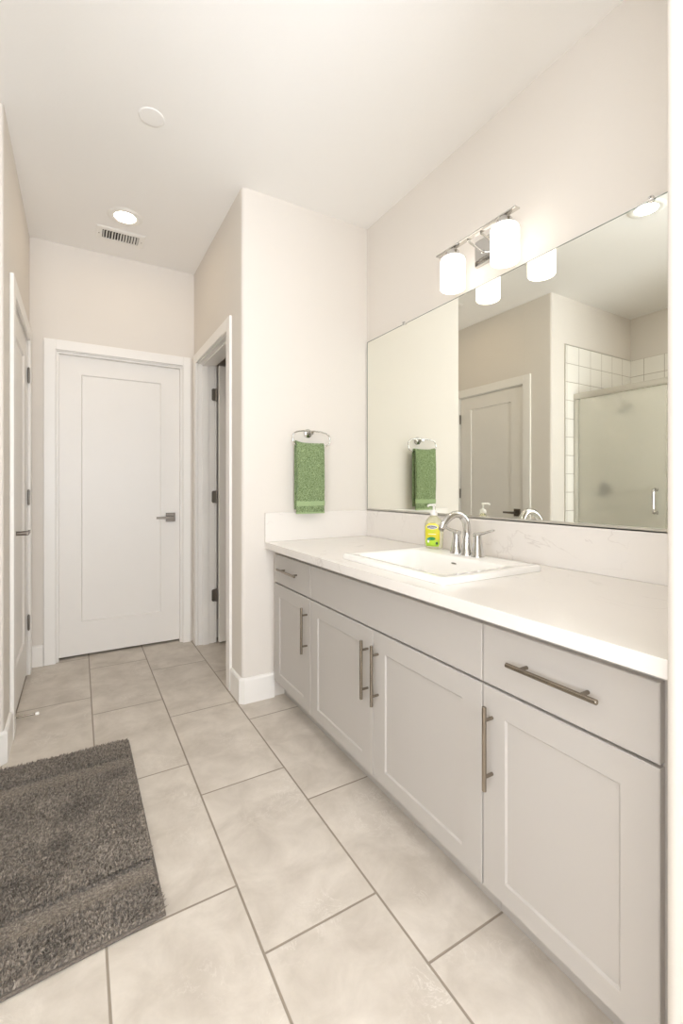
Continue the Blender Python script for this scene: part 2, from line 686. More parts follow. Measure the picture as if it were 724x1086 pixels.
window('added_window_1', -0.8, 1.2, -2.30, -2.24, 0.8, 2.3, 'added white framed window for the fill light behind the viewer')  # unseen window, added as an opening for the back fill light
window('added_window_2', -1.56, -1.50, -1.5, 0.0, 0.8, 2.3, 'added white framed window for the fill light in the near side wall')  # also added out of view, lets the side fill light in

b = BM()
box(b, -1.75, -1.7, YL + 0.13, 3.85, 0, CH)
box(b, -1.6995, 2.35, 3.8, 3.85, 0, CH)
box(b, 2.3, 2.35, YF + 0.121, 3.7995, 0, CH)
struct('wall_light_block', b, M_WALL, 'added unseen walls blocking stray light behind the closed doors')  # unseen screen walls, added to keep sky light out of the door gaps

# tile of the shower
b = BM()
box(b, -1.452, -0.444, YL - 0.008, YL - 0.0005, 0, 2.35)
struct('trim_1', b, grid_tile_material('shower_tile_end', 0, -0.464, 0.169, 2.35, 0.155), 'square white tile on the end wall of the shower', 'tile')
b = BM()
box(b, -1.4595, -1.452, 0.841, YL - 0.009, 0, 2.35)
struct('trim_2', b, grid_tile_material('shower_tile_back', 1, YL - 0.125, 0.169, 2.35, 0.155), 'square white tile on the long back wall of the shower', 'tile')
b = BM()
box(b, -0.4435, -0.438, YL - 0.0105, YL - 0.0005, 0, 2.355)
box(b, -1.452, -0.4435, YL - 0.0105, YL - 0.0005, 2.3503, 2.355)
struct('trim_3', b, M_ALU, 'thin grey metal edge around the shower tile', 'edge trim')


# baseboards
def baseboard(name, pts, label, h=0.135, t=0.014):
    """pts: the wall-side polyline; the board stands to the right of the direction of travel"""
    P = [Vector((x, y, 0)) for x, y in pts]
    offs = []
    n = len(P)
    for i in range(n):
        d0 = (P[i] - P[i - 1]).normalized() if i > 0 else None
        d1 = (P[i + 1] - P[i]).normalized() if i < n - 1 else None
        n0 = Vector((d0.y, -d0.x, 0)) if d0 is not None else None
        n1 = Vector((d1.y, -d1.x, 0)) if d1 is not None else None
        if n0 is None:
            m = n1
        elif n1 is None:
            m = n0
        else:
            m = (n0 + n1)
            m = m / (m.length_squared / 2) if m.length > 0 else n0
        offs.append(m)
    prof = [(0.0005, 0.0), (t, 0.0), (t, h - 0.012), (t - 0.004, h - 0.004), (t - 0.009, h), (0.0005, h)]
    b = BM()
    rings = [[P[i] + offs[i] * d + Vector((0, 0, z)) for d, z in prof] for i in range(n)]
    loops(b, rings)
    return struct(name, b, M_TRIM, label, 'baseboard')


baseboard('baseboard_towel', [(XB, 2.499), (XB, YT + 0.014), (XB + 0.014, YT), (0.9295, YT)], 'white baseboard wrapping the rounded corner beside the vanity')
baseboard('baseboard_left', [(-0.436, YL), (XL - 0.014, YL), (XL, YL + 0.014), (XL, 2.513)], 'white baseboard at the left wall corner next to the rug')
baseboard('baseboard_far', [(XL + 0.001, YF), (-0.1975, YF)], 'short white baseboard left of the far door')
baseboard('baseboard_hall', [(XL, 3.433), (XL, YF - 0.016)], 'short white baseboard between the left door and the far wall')
baseboard('baseboard_wing', [(XR - 0.002, YW0), (XW + 0.014, YW0), (XW, YW0 + 0.014), (XW, YW1 - 0.016)], 'white baseboard around the near wing wall end')
baseboard('baseboard_toilet', [(0.875, YF), (2.185, YF)], 'white baseboard in the small room behind the open door')


# ------------------------------------------------------------------ door surrounds (casing, jamb and stop in the wall's own frame)
def surround(name, o, ux, n, W, H, depth, stop_at, label, cw=0.065, ct=0.017, cut_right=None, back=True):
    """o: floor point at the left jamb on the wall face, ux along the wall, n out of the wall; stop_at: depth of the stop"""
    o, ux, n = Vector(o), Vector(ux), Vector(n)
    uz = Vector((0, 0, 1))
    b = BM()

    def bx(x0, x1, d0, d1, z0, z1):
        v = [b.verts.new(o + ux * x - n * d + uz * z) for x in (x0, x1) for d in (d0, d1) for z in (z0, z1)]
        for f in ((0, 1, 3, 2), (4, 6, 7, 5), (0, 4, 5, 1), (2, 3, 7, 6), (0, 2, 6, 4), (1, 5, 7, 3)):
            b.faces.new([v[i] for i in f])
    j = 0.013
    rv = 0.006
    # jamb lining
    bx(-j, 0, 0.0005, depth - 0.0005, 0, H + j)
    bx(W, W + j, 0.0005, depth - 0.0005, 0, H + j)
    bx(0, W, 0.0005, depth - 0.0005, H, H + j)
    # stop
    s0, s1 = stop_at
    st = 0.011
    bx(0, st, s0, s1, 0, H - st)
    bx(W - st, W, s0, s1, 0, H - st)
    bx(0, W, s0, s1, H - st, H)
    # casing: stepped flat boards on the face
    def casing(dd0, dd1):
        x0, x1 = -rv, W + rv
        cr = cw if cut_right is None else cut_right
        bx(x0 - cw, x0, dd0, dd1, 0, H + rv + cw)
        bx(x1, x1 + cr, dd0, dd1, 0, H + rv + cw)
        bx(x0, x1, dd0, dd1, H + rv, H + rv + cw)
    casing(-ct, -0.0005)
    if back:
        casing(depth + 0.0005, depth + ct)
    return struct(name, b, M_TRIM, label, 'door frame', bevel=0.003)


surround('trim_4', (-0.123, YF, 0), (1, 0, 0), (0, -1, 0), 0.786, 2.045, 0.12, (0.008, 0.040), 'white casing around the closed far door', cut_right=0.055)
surround('trim_5', (XB, 3.355, 0), (0, -1, 0), (-1, 0, 0), 0.77, 2.048, 0.12, (0.030, 0.075), 'white casing around the open side door', cw=0.068)
surround('trim_6', (XL, 2.598, 0), (0, 1, 0), (1, 0, 0), 0.747, 2.045, 0.12, (0.045, 0.075), 'white casing around the left hall door', cw=0.075)


# ------------------------------------------------------------------ doors
def lever(parent, o, ux, n, direction, m, square=True, L=0.105):
    """handle: rose on the leaf at o; the lever runs along ux*direction"""
    o, ux, n = Vector(o), Vector(ux), Vector(n)
    uz = Vector((0, 0, 1))
    b = BM()
    R = lambda h, d: [o + ux * (h * sx) + uz * (h * sz) + n * d for sx, sz in ((-1, -1), (1, -1), (1, 1), (-1, 1))]
    loops(b, [R(0.0325, 0.0005), R(0.0325, 0.007), R(0.0305, 0.009)])
    h = obj('handle', b, m, parent, smooth=30)
    b = BM()
    cyl(b, o + n * 0.009, o + n * 0.064, 0.0105, 18)
    cyl(b, o + n * 0.009, o + n * 0.014, 0.016, 18)
    e = ux * direction
    w, t = 0.010, 0.0045
    P = lambda s, a, c: o + e * s + uz * (a * w) + n * (0.060 + c * t)
    secs = []
    for s, k in ((-0.012, 1.0), (0.02, 1.0), (L * 0.6, 0.85), (L, 0.75)):
        secs.append([P(s, -k, -1), P(s, k, -1), P(s, k, 1), P(s, -k, 1)])
    loops(b, secs)
    obj('lever', b, m, h, smooth=35, bevel=0.0015)
    return h


def hinge(parent, o, n, side, m, knuckle_only=False):
    """butt hinge: o = pin centre, leaf plates along side vectors"""
    o = Vector(o)
    b = BM()
    H = 0.089
    for k in range(5):
        z = -H / 2 + k * H / 5
        cyl(b, o + Vector((0, 0, z + 0.0006)), o + Vector((0, 0, z + H / 5 - 0.0006)), 0.0065, 14)
    cyl(b, o + Vector((0, 0, -H / 2 - 0.004)), o + Vector((0, 0, H / 2 + 0.004)), 0.004, 12)
    n = Vector(n)
    side = Vector(side)
    # visible plate with clipped corners
    w, t, r = 0.034, 0.0022, 0.008
    out = [(0, -H / 2), (w - r, -H / 2), (w, -H / 2 + r), (w, H / 2 - r), (w - r, H / 2), (0, H / 2)]
    A = [o + side * x + n * 0.0006 + Vector((0, 0, z)) for x, z in out]
    B = [o + side * x + n * (0.0006 + t) + Vector((0, 0, z)) for x, z in out]
    loops(b, [A, B])
    return obj('hinge', b, m, parent, smooth=35)


d1 = thing('door_1', 'closed white single panel door at the end of the hall', 'door', (0.27, YF + 0.06, 0))
d1['kind'] = 'structure'
leaf = obj('leaf', shaker(BM(), (-0.1205, YF + 0.042, 0.016), (1, 0, 0), (0, -1, 0), 0.781, 2.026, 0.035, 0.137, 0.127, 0.220, 0.009, 0.006, True), M_DOOR, d1)
lever(leaf, (0.589, YF + 0.042, 0.930), (1, 0, 0), (0, -1, 0), -1, M_LEVER)

d2 = thing('door_2', 'closed white panel door in the left wall with hinges showing', 'door', (XL, 3.0, 0))
d2['kind'] = 'structure'
leaf = obj('leaf', shaker(BM(), (XL - 0.004, 2.601, 0.016), (0, 1, 0), (1, 0, 0), 0.741, 2.026, 0.035, 0.130, 0.120, 0.220, 0.009, 0.006, True), M_DOOR, d2)
lever(leaf, (XL - 0.004, 2.662, 0.928), (0, 1, 0), (1, 0, 0), 1, M_LEVER)
for z in (1.836, 1.090, 0.325):
    hinge(d2, (XL + 0.007, 3.3425, z), (1, 0, 0), (0, -0.0, 0) if False else (0, -0.25, 0), M_HINGE)
b = BM()
cyl(b, (XL - 0.0035, 2.655, 0.045), (XL + 0.004, 2.655, 0.045), 0.012, 16)
cyl(b, (XL + 0.004, 2.655, 0.045), (XL + 0.088, 2.655, 0.045), 0.0045, 12)
st_ = obj('door_stop', b, M_NICKEL, leaf, smooth=40)
b = BM()
lathe(b, [(0.0045, 0), (0.0075, 0.001), (0.0075, 0.012), (0.005, 0.015)], (XL + 0.088, 2.655, 0.045), (1, 0, 0), 14)
obj('bumper', b, M_PLASTIC, d2, smooth=40)

d3 = thing('door_3', 'white door standing open into the small side room', 'door', (0.875, 3.33, 0))
d3['kind'] = 'structure'
obj('leaf', shaker(BM(), (0.892, 3.305, 0.016), (1, 0, 0), (0, -1, 0), 0.765, 2.026, 0.035, 0.13, 0.127, 0.22, 0.009, 0.006, True), M_DOOR, d3)
for z in (1.834, 1.081, 0.355):
    hinge(d3, (0.880, 3.3455, z), (0, -1, 0), (-1, 0, 0), M_HINGE)

# ------------------------------------------------------------------ ceiling fittings
def ceiling_light(x, y, label, lens=None):
    t = thing('ceiling_light', label, 'ceiling light', (x, y, CH), 0, 'recessed ceiling lights')
    b = BM()
    n = 40
    prof = [(0.058, -0.0005), (0.0585, -0.005), (0.072, -0.0075), (0.088, -0.006), (0.096, -0.0005)]
    rings = [[Vector((x + r * math.cos(2 * PI * i / n), y + r * math.sin(2 * PI * i / n), CH + z)) for i in range(n)] for r, z in prof]
    loops(b, rings, False, False)
    obj('trim_ring', b, M_PLASTIC, t, smooth=50)
    b = BM()
    lathe(b, [(0.0578, -0.0008), (0.0578, -0.003), (0.045, -0.0048), (0.02, -0.0056)], (x, y, CH), (0, 0, 1), 40)
    obj('lens', b, lens or M_LENS, t, smooth=50)
    return t


ceiling_light(0.238, 2.945, 'lit round ceiling light in the hall above the far door', M_LENS_HALL)
ceiling_light(0.265, 1.352, 'lit round ceiling light over the vanity, seen in the mirror')

ceiling_light(-1.02, 1.30, 'lit round ceiling light added as fill over the shower')  # unseen lamp, added to brighten the frosted glass from behind
ceiling_light(0.265, -0.24, 'lit round ceiling light added as fill at the near end of the room')  # unseen fill lamp, added so more light falls from above

b = BM()
lathe(b, [(0.052, -0.0005), (0.052, -0.002), (0.050, -0.004), (0.046, -0.0044)], (0.272, 2.094, CH), (0, 0, 1), 40)
o = obj('sprinkler_cover', b, M_CEIL, None, smooth=40)
tag(o, 'small round white cover plate on the ceiling before the hall', 'cover plate')

vt = thing('air_vent', 'white slatted air vent in the hall ceiling beside the light', 'vent', (0.232, 3.195, CH))
b = BM()
vx0, vx1, vy0, vy1 = 0.093, 0.371, 3.107, 3.282
ix0, ix1, iy0, iy1 = 0.128, 0.336, 3.142, 3.247
R = lambda x0, x1, y0, y1, z: [Vector((x0, y0, z)), Vector((x1, y0, z)), Vector((x1, y1, z)), Vector((x0, y1, z))]
loops(b, [R(vx0, vx1, vy0, vy1, CH - 0.0005), R(vx0, vx1, vy0, vy1, CH - 0.002), R(vx0 + 0.008, vx1 - 0.008, vy0 + 0.008, vy1 - 0.008, CH - 0.007),
          R(ix0, ix1, iy0, iy1, CH - 0.007), R(ix0, ix1, iy0, iy1, CH - 0.0008)], False, False)
obj('frame', b, M_PLASTIC, vt)
b = BM()
box(b, ix0, ix1, iy0, iy1, CH - 0.0012, CH - 0.0006)
obj('duct_shade', b, M_DARK, vt)  # flat dark sheet, shade of the vent opening put into its colour
b = BM()
ns = 13
for i in range(ns):
    x = ix0 + (i + 0.5) * (ix1 - ix0) / ns
    s = 1 if i < ns / 2 else -1
    a = math.radians(52 + random.uniform(-14, 14)) * s
    dx, dz = 0.0058 * math.cos(a), 0.0058 * math.sin(a)
    zc = CH - 0.0075
    q = [Vector((x - dx, 0, zc - abs(dz) * 0 - dz)), Vector((x + dx, 0, zc + dz)), Vector((x + dx + 0.0008, 0, zc + dz)), Vector((x - dx + 0.0008, 0, zc - dz))]
    loops(b, [[p + Vector((0, iy0 + 0.0005, 0)) for p in q], [p + Vector((0, iy1 - 0.0005, 0)) for p in q]])
obj('louvre', b, M_PLASTIC, vt)
for x in (0.1105, 0.3535):
    b = BM()
    lathe(b, [(0.0035, 0), (0.003, -0.0015)], (x, 3.195, CH - 0.007), (0, 0, 1), 12)
    obj('screw', b, M_HINGE, vt)

# ------------------------------------------------------------------ vanity
XD = 0.920                     # face of doors and drawers
XC = 0.940                     # face of the case
ZT = 0.818                     # underside of the counter
TOE = 0.098


def bar_pull(parent, c, axis, L, r=0.0058, off=0.030, n=(-1, 0, 0)):
    c, a, n = Vector(c), Vector(axis), Vector(n)
    b = BM()
    cyl(b, c + n * off - a * (L / 2), c + n * off + a * (L / 2), r, 18, 0.0012)
    for s in (-1, 1):
        p = c + a * (s * L * 0.335)
        cyl(b, p + n * 0.0004, p + n * (off - r * 0.5), r * 0.78, 14)
    return obj('handle', b, M_NICKEL, parent, smooth=40)


def unit(y0, y1, label, filler0=0.0, filler1=0.0, doors=1, hinge_far=True, false_front=False):
    """y0 nearer the camera, y1 farther; the case is hollow"""
    t = thing('vanity_cabinet', label, 'cabinet', ((XC + XR) / 2, (y0 + y1) / 2, 0), 0, 'vanity cabinets in a row')
    ca, cb = y0 - filler0, y1 + filler1
    b = BM()
    g = 0.0006
    box(b, XC, XR - 0.002, ca + g, ca + 0.018, TOE, ZT - 0.001)
    box(b, XC, XR - 0.002, cb - 0.018, cb - g, TOE, ZT - 0.001)
    box(b, XC, XR - 0.002, ca + 0.018, cb - 0.018, TOE, TOE + 0.018)
    box(b, XR - 0.010, XR - 0.002, ca + 0.018, cb - 0.018, TOE + 0.018, ZT - 0.001)
    box(b, XC, XC + 0.019, ca + 0.0185, y0 + 0.019, TOE + 0.018, ZT - 0.001)
    box(b, XC, XC + 0.019, y1 - 0.019, cb - 0.0185, TOE + 0.018, ZT - 0.001)
    box(b, XC, XC + 0.019, y0 + 0.0195, y1 - 0.0195, 0.785, ZT - 0.001)
    box(b, XC, XC + 0.019, y0 + 0.0195, y1 - 0.0195, 0.615, 0.655)
    obj('case', b, M_CAB, t)
    b = BM()
    box(b, 0.992, 1.010, ca + g, cb - g, 0.0005, TOE - 0.001)
    obj('toe_kick', b, M_CAB, t)
    gp = 0.0018
    N = (-1, 0, 0)
    zb, zd, zu, zt = 0.103, 0.633, 0.640, 0.791
    # drawer or fixed front above
    if false_front:
        obj('fixed_front', slab(BM(), (XD, y1 - gp, zu), (0, -1, 0), N, y1 - y0 - 2 * gp, zt - zu, 0.0195), M_CAB, t)
    else:
        dr = obj('drawer', slab(BM(), (XD, y1 - gp, zu), (0, -1, 0), N, y1 - y0 - 2 * gp, zt - zu, 0.0195), M_CAB, t)
        bar_pull(dr, (XD, (y0 + y1) / 2, 0.722), (0, 1, 0), 0.222)
    w = (y1 - y0) / doors
    for k in range(doors):
        a0, a1 = y0 + k * w, y0 + (k + 1) * w
        d = obj('door', shaker(BM(), (XD, a1 - gp, zb), (0, -1, 0), N, w - 2 * gp, zd - zb, 0.0195, 0.070, 0.066, 0.053, 0.0055, 0.0045), M_CAB, t)
        if doors == 2:
            hy = a1 - 0.033 if k == 0 else a0 + 0.033
        else:
            hy = a1 - 0.033 if hinge_far else a0 + 0.033
        bar_pull(d, (XD, hy, 0.485), (0, 0, 1), 0.215)
    return t


unit(0.418, 0.840, 'right vanity cabinet with long drawer pull next to the wing wall', filler0=0.036, hinge_far=True)
unit(0.840, 1.862, 'sink base vanity cabinet with two doors below the basin', doors=2, false_front=True)
unit(1.862, 2.305, 'left vanity cabinet with one door below the towel ring', filler1=0.028, hinge_far=False)

# counter with a hole for the basin
ct = thing('countertop', 'white quartz countertop with low backsplash running along the vanity', 'countertop', (1.2, 1.36, ZT))
SX0, SX1, SY0, SY1 = 0.953, 1.418, 1.022, 1.628
b = BM()
X0, X1, Y0, Y1 = 0.875, XR - 0.0005, YW1 + 0.001, YT - 0.0005
hx0, hx1, hy0, hy1 = SX0 + 0.025, SX1 - 0.075, SY0 + 0.03, SY1 - 0.03
ZC = 0.853
oc = [(X0, Y0), (X1, Y0), (X1, Y1), (X0, Y1)]
ic = [(hx0, hy0), (hx1, hy0), (hx1, hy1), (hx0, hy1)]
ring = lambda pts, z: [Vector((x, y, z)) for x, y in pts]
vs = loops(b, [ring(ic, ZT), ring(oc, ZT), ring(oc, ZC), ring(ic, ZC), ring(ic, ZT)], False, False)
bmesh.ops.remove_doubles(b, verts=b.verts, dist=1e-6)
obj('slab', b, M_QUARTZ, ct, bevel=0.003)
b = BM()
box(b, XR - 0.0155, XR - 0.0005, Y0, Y1 - 0.0155, ZC + 0.0002, 1.0108)
obj('back_splash', b, M_QUARTZ, ct, bevel=0.0015)
b = BM()
box(b, X0, XR - 0.0005, Y1 - 0.015, Y1, ZC + 0.0002, 1.0108)
obj('side_splash', b, M_QUARTZ, ct, bevel=0.0015)

# basin
sk = thing('sink', 'white rectangular drop-in sink set in the countertop', 'sink', ((SX0 + SX1) / 2, (SY0 + SY1) / 2, ZC))
b = BM()
cx, cy = (SX0 + SX1) / 2, (SY0 + SY1) / 2
hx, hy = (SX1 - SX0) / 2, (SY1 - SY0) / 2
ZS = 0.875
bcx, bhx, bhy = (SX0 + 0.04 + 1.300) / 2, (1.300 - SX0 - 0.04) / 2, hy - 0.048
rings = [rrect(cx, cy, hx, hy, 0.012, ZC + 0.0006), rrect(cx, cy, hx, hy, 0.012, ZS - 0.007), rrect(cx, cy, hx - 0.002, hy - 0.002, 0.012, ZS - 0.002),
         rrect(cx, cy, hx - 0.007, hy - 0.007, 0.012, ZS), rrect(cx, cy, hx - 0.016, hy - 0.016, 0.012, ZS - 0.0005),
         rrect(bcx, cy, bhx + 0.004, bhy + 0.004, 0.035, ZS - 0.001), rrect(bcx, cy, bhx, bhy, 0.033, ZS - 0.004),
         rrect(bcx, cy, bhx - 0.006, bhy - 0.008, 0.035, ZS - 0.016),
         rrect(bcx, cy, bhx - 0.022, bhy - 0.030, 0.045, ZS - 0.085), rrect(bcx, cy, bhx - 0.036, bhy - 0.050, 0.05, ZS - 0.118),
         rrect(bcx, cy, bhx - 0.060, bhy - 0.085, 0.05, ZS - 0.128), rrect(bcx, cy, 0.022, 0.022, 0.0219, ZS - 0.132)]
loops(b, rings, False, True)
obj('basin', b, M_CERAMIC, sk, smooth=45)
b = BM()
lathe(b, [(0.021, 0.0003), (0.022, 0.003), (0.018, 0.0045), (0.008, 0.004), (0.006, 0.007), (0.002, 0.008)], (bcx, cy, ZS - 0.132), (0, 0, 1), 24)
obj('drain', b, M_CHROME, sk, smooth=40)
b = BM()
nrm = Vector((-0.98, 0, 0.2)).normalized()
pc = Vector((1.2890, cy, 0.8480))
up = Vector((0.2, 0, 0.98)).normalized()
A = [pc + Vector((0, 1, 0)) * (0.013 * math.cos(t)) + up * (0.0030 * math.sin(t)) for t in [2 * PI * i / 20 for i in range(20)]]
loops(b, [[p - nrm * 0.002 for p in A], [p + nrm * 0.0012 for p in A]])
obj('overflow', b, M_HINGE, sk)

# faucet
FX, FYc = 1.372, 1.335
fa = thing('faucet', 'polished chrome arched faucet with two lever handles on the sink', 'faucet', (FX, FYc, ZS))
b = BM()
lathe(b, [(0.0275, 0.0), (0.0275, 0.004), (0.0250, 0.010), (0.0195, 0.04), (0.0165, 0.075)], (FX, FYc, ZS), (0, 0, 1), 28)
path = smooth_path([(FX, FYc, ZS + 0.066), (FX + 0.001, FYc, ZS + 0.10), (FX - 0.008, FYc, ZS + 0.138), (FX - 0.035, FYc, ZS + 0.163), (FX - 0.068, FYc, ZS + 0.166),
                    (FX - 0.102, FYc, ZS + 0.152), (FX - 0.126, FYc, ZS + 0.130), (FX - 0.138, FYc, ZS + 0.112)], 6)
m_ = len(path)
tube(b, path, [0.0165 - 0.0035 * i / m_ for i in range(m_)], 18)
obj('spout', b, M_CHROME, fa, smooth=60)
b = BM()
tip = path[-1]
dirn = (path[-1] - path[-2]).normalized()
cyl(b, tip - dirn * 0.002, tip + dirn * 0.006, 0.0110, 18, 0.001)
obj('aerator', b, M_HINGE, fa, smooth=40)
for s in (1, -1):
    y = FYc + s * 0.058
    b = BM()
    lathe(b, [(0.0275, 0.0), (0.0275, 0.004), (0.0250, 0.010), (0.0195, 0.040), (0.0150, 0.070), (0.0145, 0.084), (0.011, 0.091)], (FX, y, ZS), (0, 0, 1), 26)
    h = obj('handle_body', b, M_CHROME, fa, smooth=50)
    b = BM()
    o_ = Vector((FX, y, ZS + 0.086))
    e = Vector((-0.10, s, 0)).normalized()
    pts = [o_ - e * 0.014, o_ + e * 0.004 + Vector((0, 0, 0.004)), o_ + e * 0.03 + Vector((0, 0, 0.009)), o_ + e * 0.062 + Vector((0, 0, 0.018)), o_ + e * 0.090 + Vector((0, 0, 0.025))]
    pts = smooth_path(pts, 5)
    q = len(pts)
    prev = []
    side = Vector((-e.y, e.x, 0))
    for i, p in enumerate(pts):
        f = i / (q - 1)
        w = 0.0150 * (1 - f) + 0.0080 * f if f < 0.96 else 0.0035
        th = 0.0095 * (1 - f) + 0.0040 * f if f < 0.96 else 0.002
        prev.append([p + side * (w * math.cos(2 * PI * k / 16)) + Vector((0, 0, th * math.sin(2 * PI * k / 16))) for k in range(16)])
    loops(b, prev)
    obj('lever', b, M_CHROME, h, smooth=60)

# soap bottle
bx_, by_ = 1.383, 1.546
fdir = Vector((-0.86, -0.51, 0)).normalized()       # label faces this way
sdir = Vector((-fdir.y, fdir.x, 0))
sp_ = thing('soap_dispenser', 'clear hand soap bottle with yellow green label and white pump', 'soap bottle', (bx_, by_, ZS))
prof = [(0.026, 0.0), (0.0365, 0.002), (0.0400, 0.006), (0.042, 0.02), (0.0435, 0.07), (0.0435, 0.095), (0.041, 0.112), (0.035, 0.127), (0.025, 0.138), (0.0165, 0.145), (0.0145, 0.15)]
FL = 0.62


def bottle_pt(th, z, off):
    for (r0, z0), (r1, z1) in zip(prof, prof[1:]):
        if z0 <= z <= z1:
            r = r0 + (r1 - r0) * (z - z0) / (z1 - z0)
            break
    c = Vector((bx_, by_, ZS + z))
    nrm = (sdir * math.sin(th) / 1.0 + fdir * math.cos(th) / FL).normalized()
    return c + sdir * (r * math.sin(th)) + fdir * (r * FL * math.cos(th)) + nrm * off


b = BM()
lathe(b, prof, (bx_, by_, ZS + 0.0006), (0, 0, 1), 40, 1.0, FL, u=sdir)
M_BOTTLE = mat('clear_soap_bottle', srgb(243, 242, 214), 0.08, trans=0.72, ior=1.2, mottle=(20, 0.01))
bo = obj('bottle', b, M_BOTTLE, sp_, smooth=60)


def patch(name, outline, off, m, parent, rows=10, cols=14):
    """outline(f) -> (half angle left, right) for f in 0..1 bottom to top"""
    b = BM()
    g = []
    for i in range(rows + 1):
        z, a0, a1 = outline(i / rows)
        g.append([b.verts.new(bottle_pt(a0 + (a1 - a0) * k / cols, z, off)) for k in range(cols + 1)])
    for i in range(rows):
        for k in range(cols):
            b.faces.new((g[i][k], g[i][k + 1], g[i + 1][k + 1], g[i + 1][k]))
    o = obj(name, b, m, parent, smooth=80)
    md = o.modifiers.new('solid', 'SOLIDIFY')
    md.thickness = 0.0002
    return o


def oval(cz, hz, ca, ha):
    def f(t):
        u = -math.cos(PI * t)
        w = ha * max(0.02, math.sqrt(max(0, 1 - u * u)))
        return cz + hz * u, ca - w, ca + w
    return f


def lab(t):
    z = 0.012 + 0.104 * t
    w = 0.86
    if t > 0.8:
        w = 0.86 - 0.5 * ((t - 0.8) / 0.2) ** 2
    if t < 0.1:
        w = 0.86 - 0.12 * (1 - t / 0.1)
    return z, -w, w


def label_material():
    m = mat('soap_label_print', srgb(222, 214, 60), 0.4)
    nt = m.node_tree
    N, L = nt.nodes, nt.links
    tc = N.new('ShaderNodeTexCoord')
    sp = N.new('ShaderNodeSeparateXYZ')
    L.new(tc.outputs['Object'], sp.inputs[0])
    n = N.new('ShaderNodeTexNoise')
    n.inputs['Scale'].default_value = 40
    L.new(tc.outputs['Object'], n.inputs['Vector'])
    ma = N.new('ShaderNodeMath')
    ma.operation = 'MULTIPLY_ADD'
    L.new(n.outputs['Fac'], ma.inputs[0])
    ma.inputs[1].default_value = 0.03
    L.new(sp.outputs[2], ma.inputs[2])
    cr = N.new('ShaderNodeValToRGB')
    e = cr.color_ramp.elements
    e[0].position = 0.02
    e[0].color = srgb(150, 190, 50)
    e[1].position = 0.13
    e[1].color = srgb(236, 228, 96)
    k = e.new(0.05)
    k.color = srgb(176, 204, 60)
    k = e.new(0.068)
    k.color = srgb(222, 206, 44)
    k = e.new(0.1)
    k.color = srgb(218, 214, 56)
    L.new(ma.outputs[0], cr.inputs[0])
    L.new(cr.outputs[0], N['Principled BSDF'].inputs['Base Color'])
    return m


lb = patch('label', lab, 0.0005, label_material(), sp_, 16, 18)
M_BADGE = mat('badge_blue_grey', srgb(104, 106, 128), 0.4, mottle=(60, 0.05))
M_WHITE = mat('print_white', srgb(248, 248, 244), 0.4, mottle=(60, 0.01))
M_GREEN = mat('print_green', srgb(44, 140, 72), 0.4, mottle=(200, 0.2))
M_TEAL = mat('print_teal', srgb(60, 150, 150), 0.4, mottle=(200, 0.1))
M_LIME = mat('print_lime', srgb(176, 214, 60), 0.4, mottle=(200, 0.1))
M_DGREEN = mat('print_dark_green', srgb(24, 66, 34), 0.4, mottle=(200, 0.1))
patch('badge_rim', oval(0.098, 0.0088, 0.0, 0.62), 0.0008, M_WHITE, sp_, 10, 12)
patch('badge', oval(0.098, 0.0066, 0.0, 0.55), 0.0011, M_BADGE, sp_, 10, 12)
patch('leaf_print', oval(0.047, 0.0075, -0.02, 0.40), 0.0008, M_GREEN, sp_, 10, 10)
patch('leaf_print', oval(0.044, 0.0055, -0.36, 0.22), 0.0010, M_TEAL, sp_, 8, 8)
patch('lime_print', oval(0.029, 0.010, 0.18, 0.44), 0.0010, M_LIME, sp_, 10, 10)
patch('leaf_print', oval(0.027, 0.006, 0.52, 0.14), 0.0013, M_DGREEN, sp_, 8, 8)
patch('drop_print', oval(0.034, 0.006, -0.42, 0.14), 0.0013, M_WHITE, sp_, 8, 8)
for zz, hw in ((0.081, 0.36), (0.075, 0.26), (0.066, 0.42)):
    patch('line_print', (lambda zz, hw: (lambda t: (zz + 0.0022 * t, -hw, hw)))(zz, hw), 0.0008, M_LIME if zz > 0.07 else M_WHITE, sp_, 2, 8)


def wrap_text(body, size, cz, off, m, parent, ca=0.0):
    cu = bpy.data.curves.new('text_tmp', 'FONT')
    cu.body = body
    cu.size = size
    cu.align_x = 'CENTER'
    cu.align_y = 'CENTER'
    to = bpy.data.objects.new('text_tmp', cu)
    C.objects.link(to)
    dg = bpy.context.evaluated_depsgraph_get()
    me = bpy.data.meshes.new_from_object(to.evaluated_get(dg))
    b = BM()
    b.from_mesh(me)
    bpy.data.objects.remove(to)
    bpy.data.curves.remove(cu)
    bpy.data.meshes.remove(me)
    for v in b.verts:
        v.co = bottle_pt(ca + v.co.x / 0.036, cz + v.co.y, off)
    return obj('lettering', b, m, parent)


wrap_text('softsoap', 0.0082, 0.0982, 0.0014, M_WHITE, sp_)

b = BM()
lathe(b, [(0.0148, 0.1495), (0.0165, 0.150), (0.0165, 0.163), (0.0140, 0.167), (0.0085, 0.171), (0.0052, 0.174), (0.0048, 0.192)], (bx_, by_, ZS), (0, 0, 1), 24)
pu = obj('pump', b, M_PLASTIC, sp_, smooth=45)
b = BM()
lathe(b, [(0.0065, 0.190), (0.009, 0.1925), (0.009, 0.199), (0.006, 0.2015)], (bx_, by_, ZS), (0, 0, 1), 20)
pd = Vector((-1.0, -0.15, 0)).normalized()
p0 = Vector((bx_, by_, ZS + 0.1965))
tube(b, smooth_path([p0, p0 + pd * 0.02, p0 + pd * 0.034 + Vector((0, 0, -0.001)), p0 + pd * 0.040 + Vector((0, 0, -0.006))], 4), 0.0045, 12)
obj('nozzle', b, M_PLASTIC, pu, smooth=45)

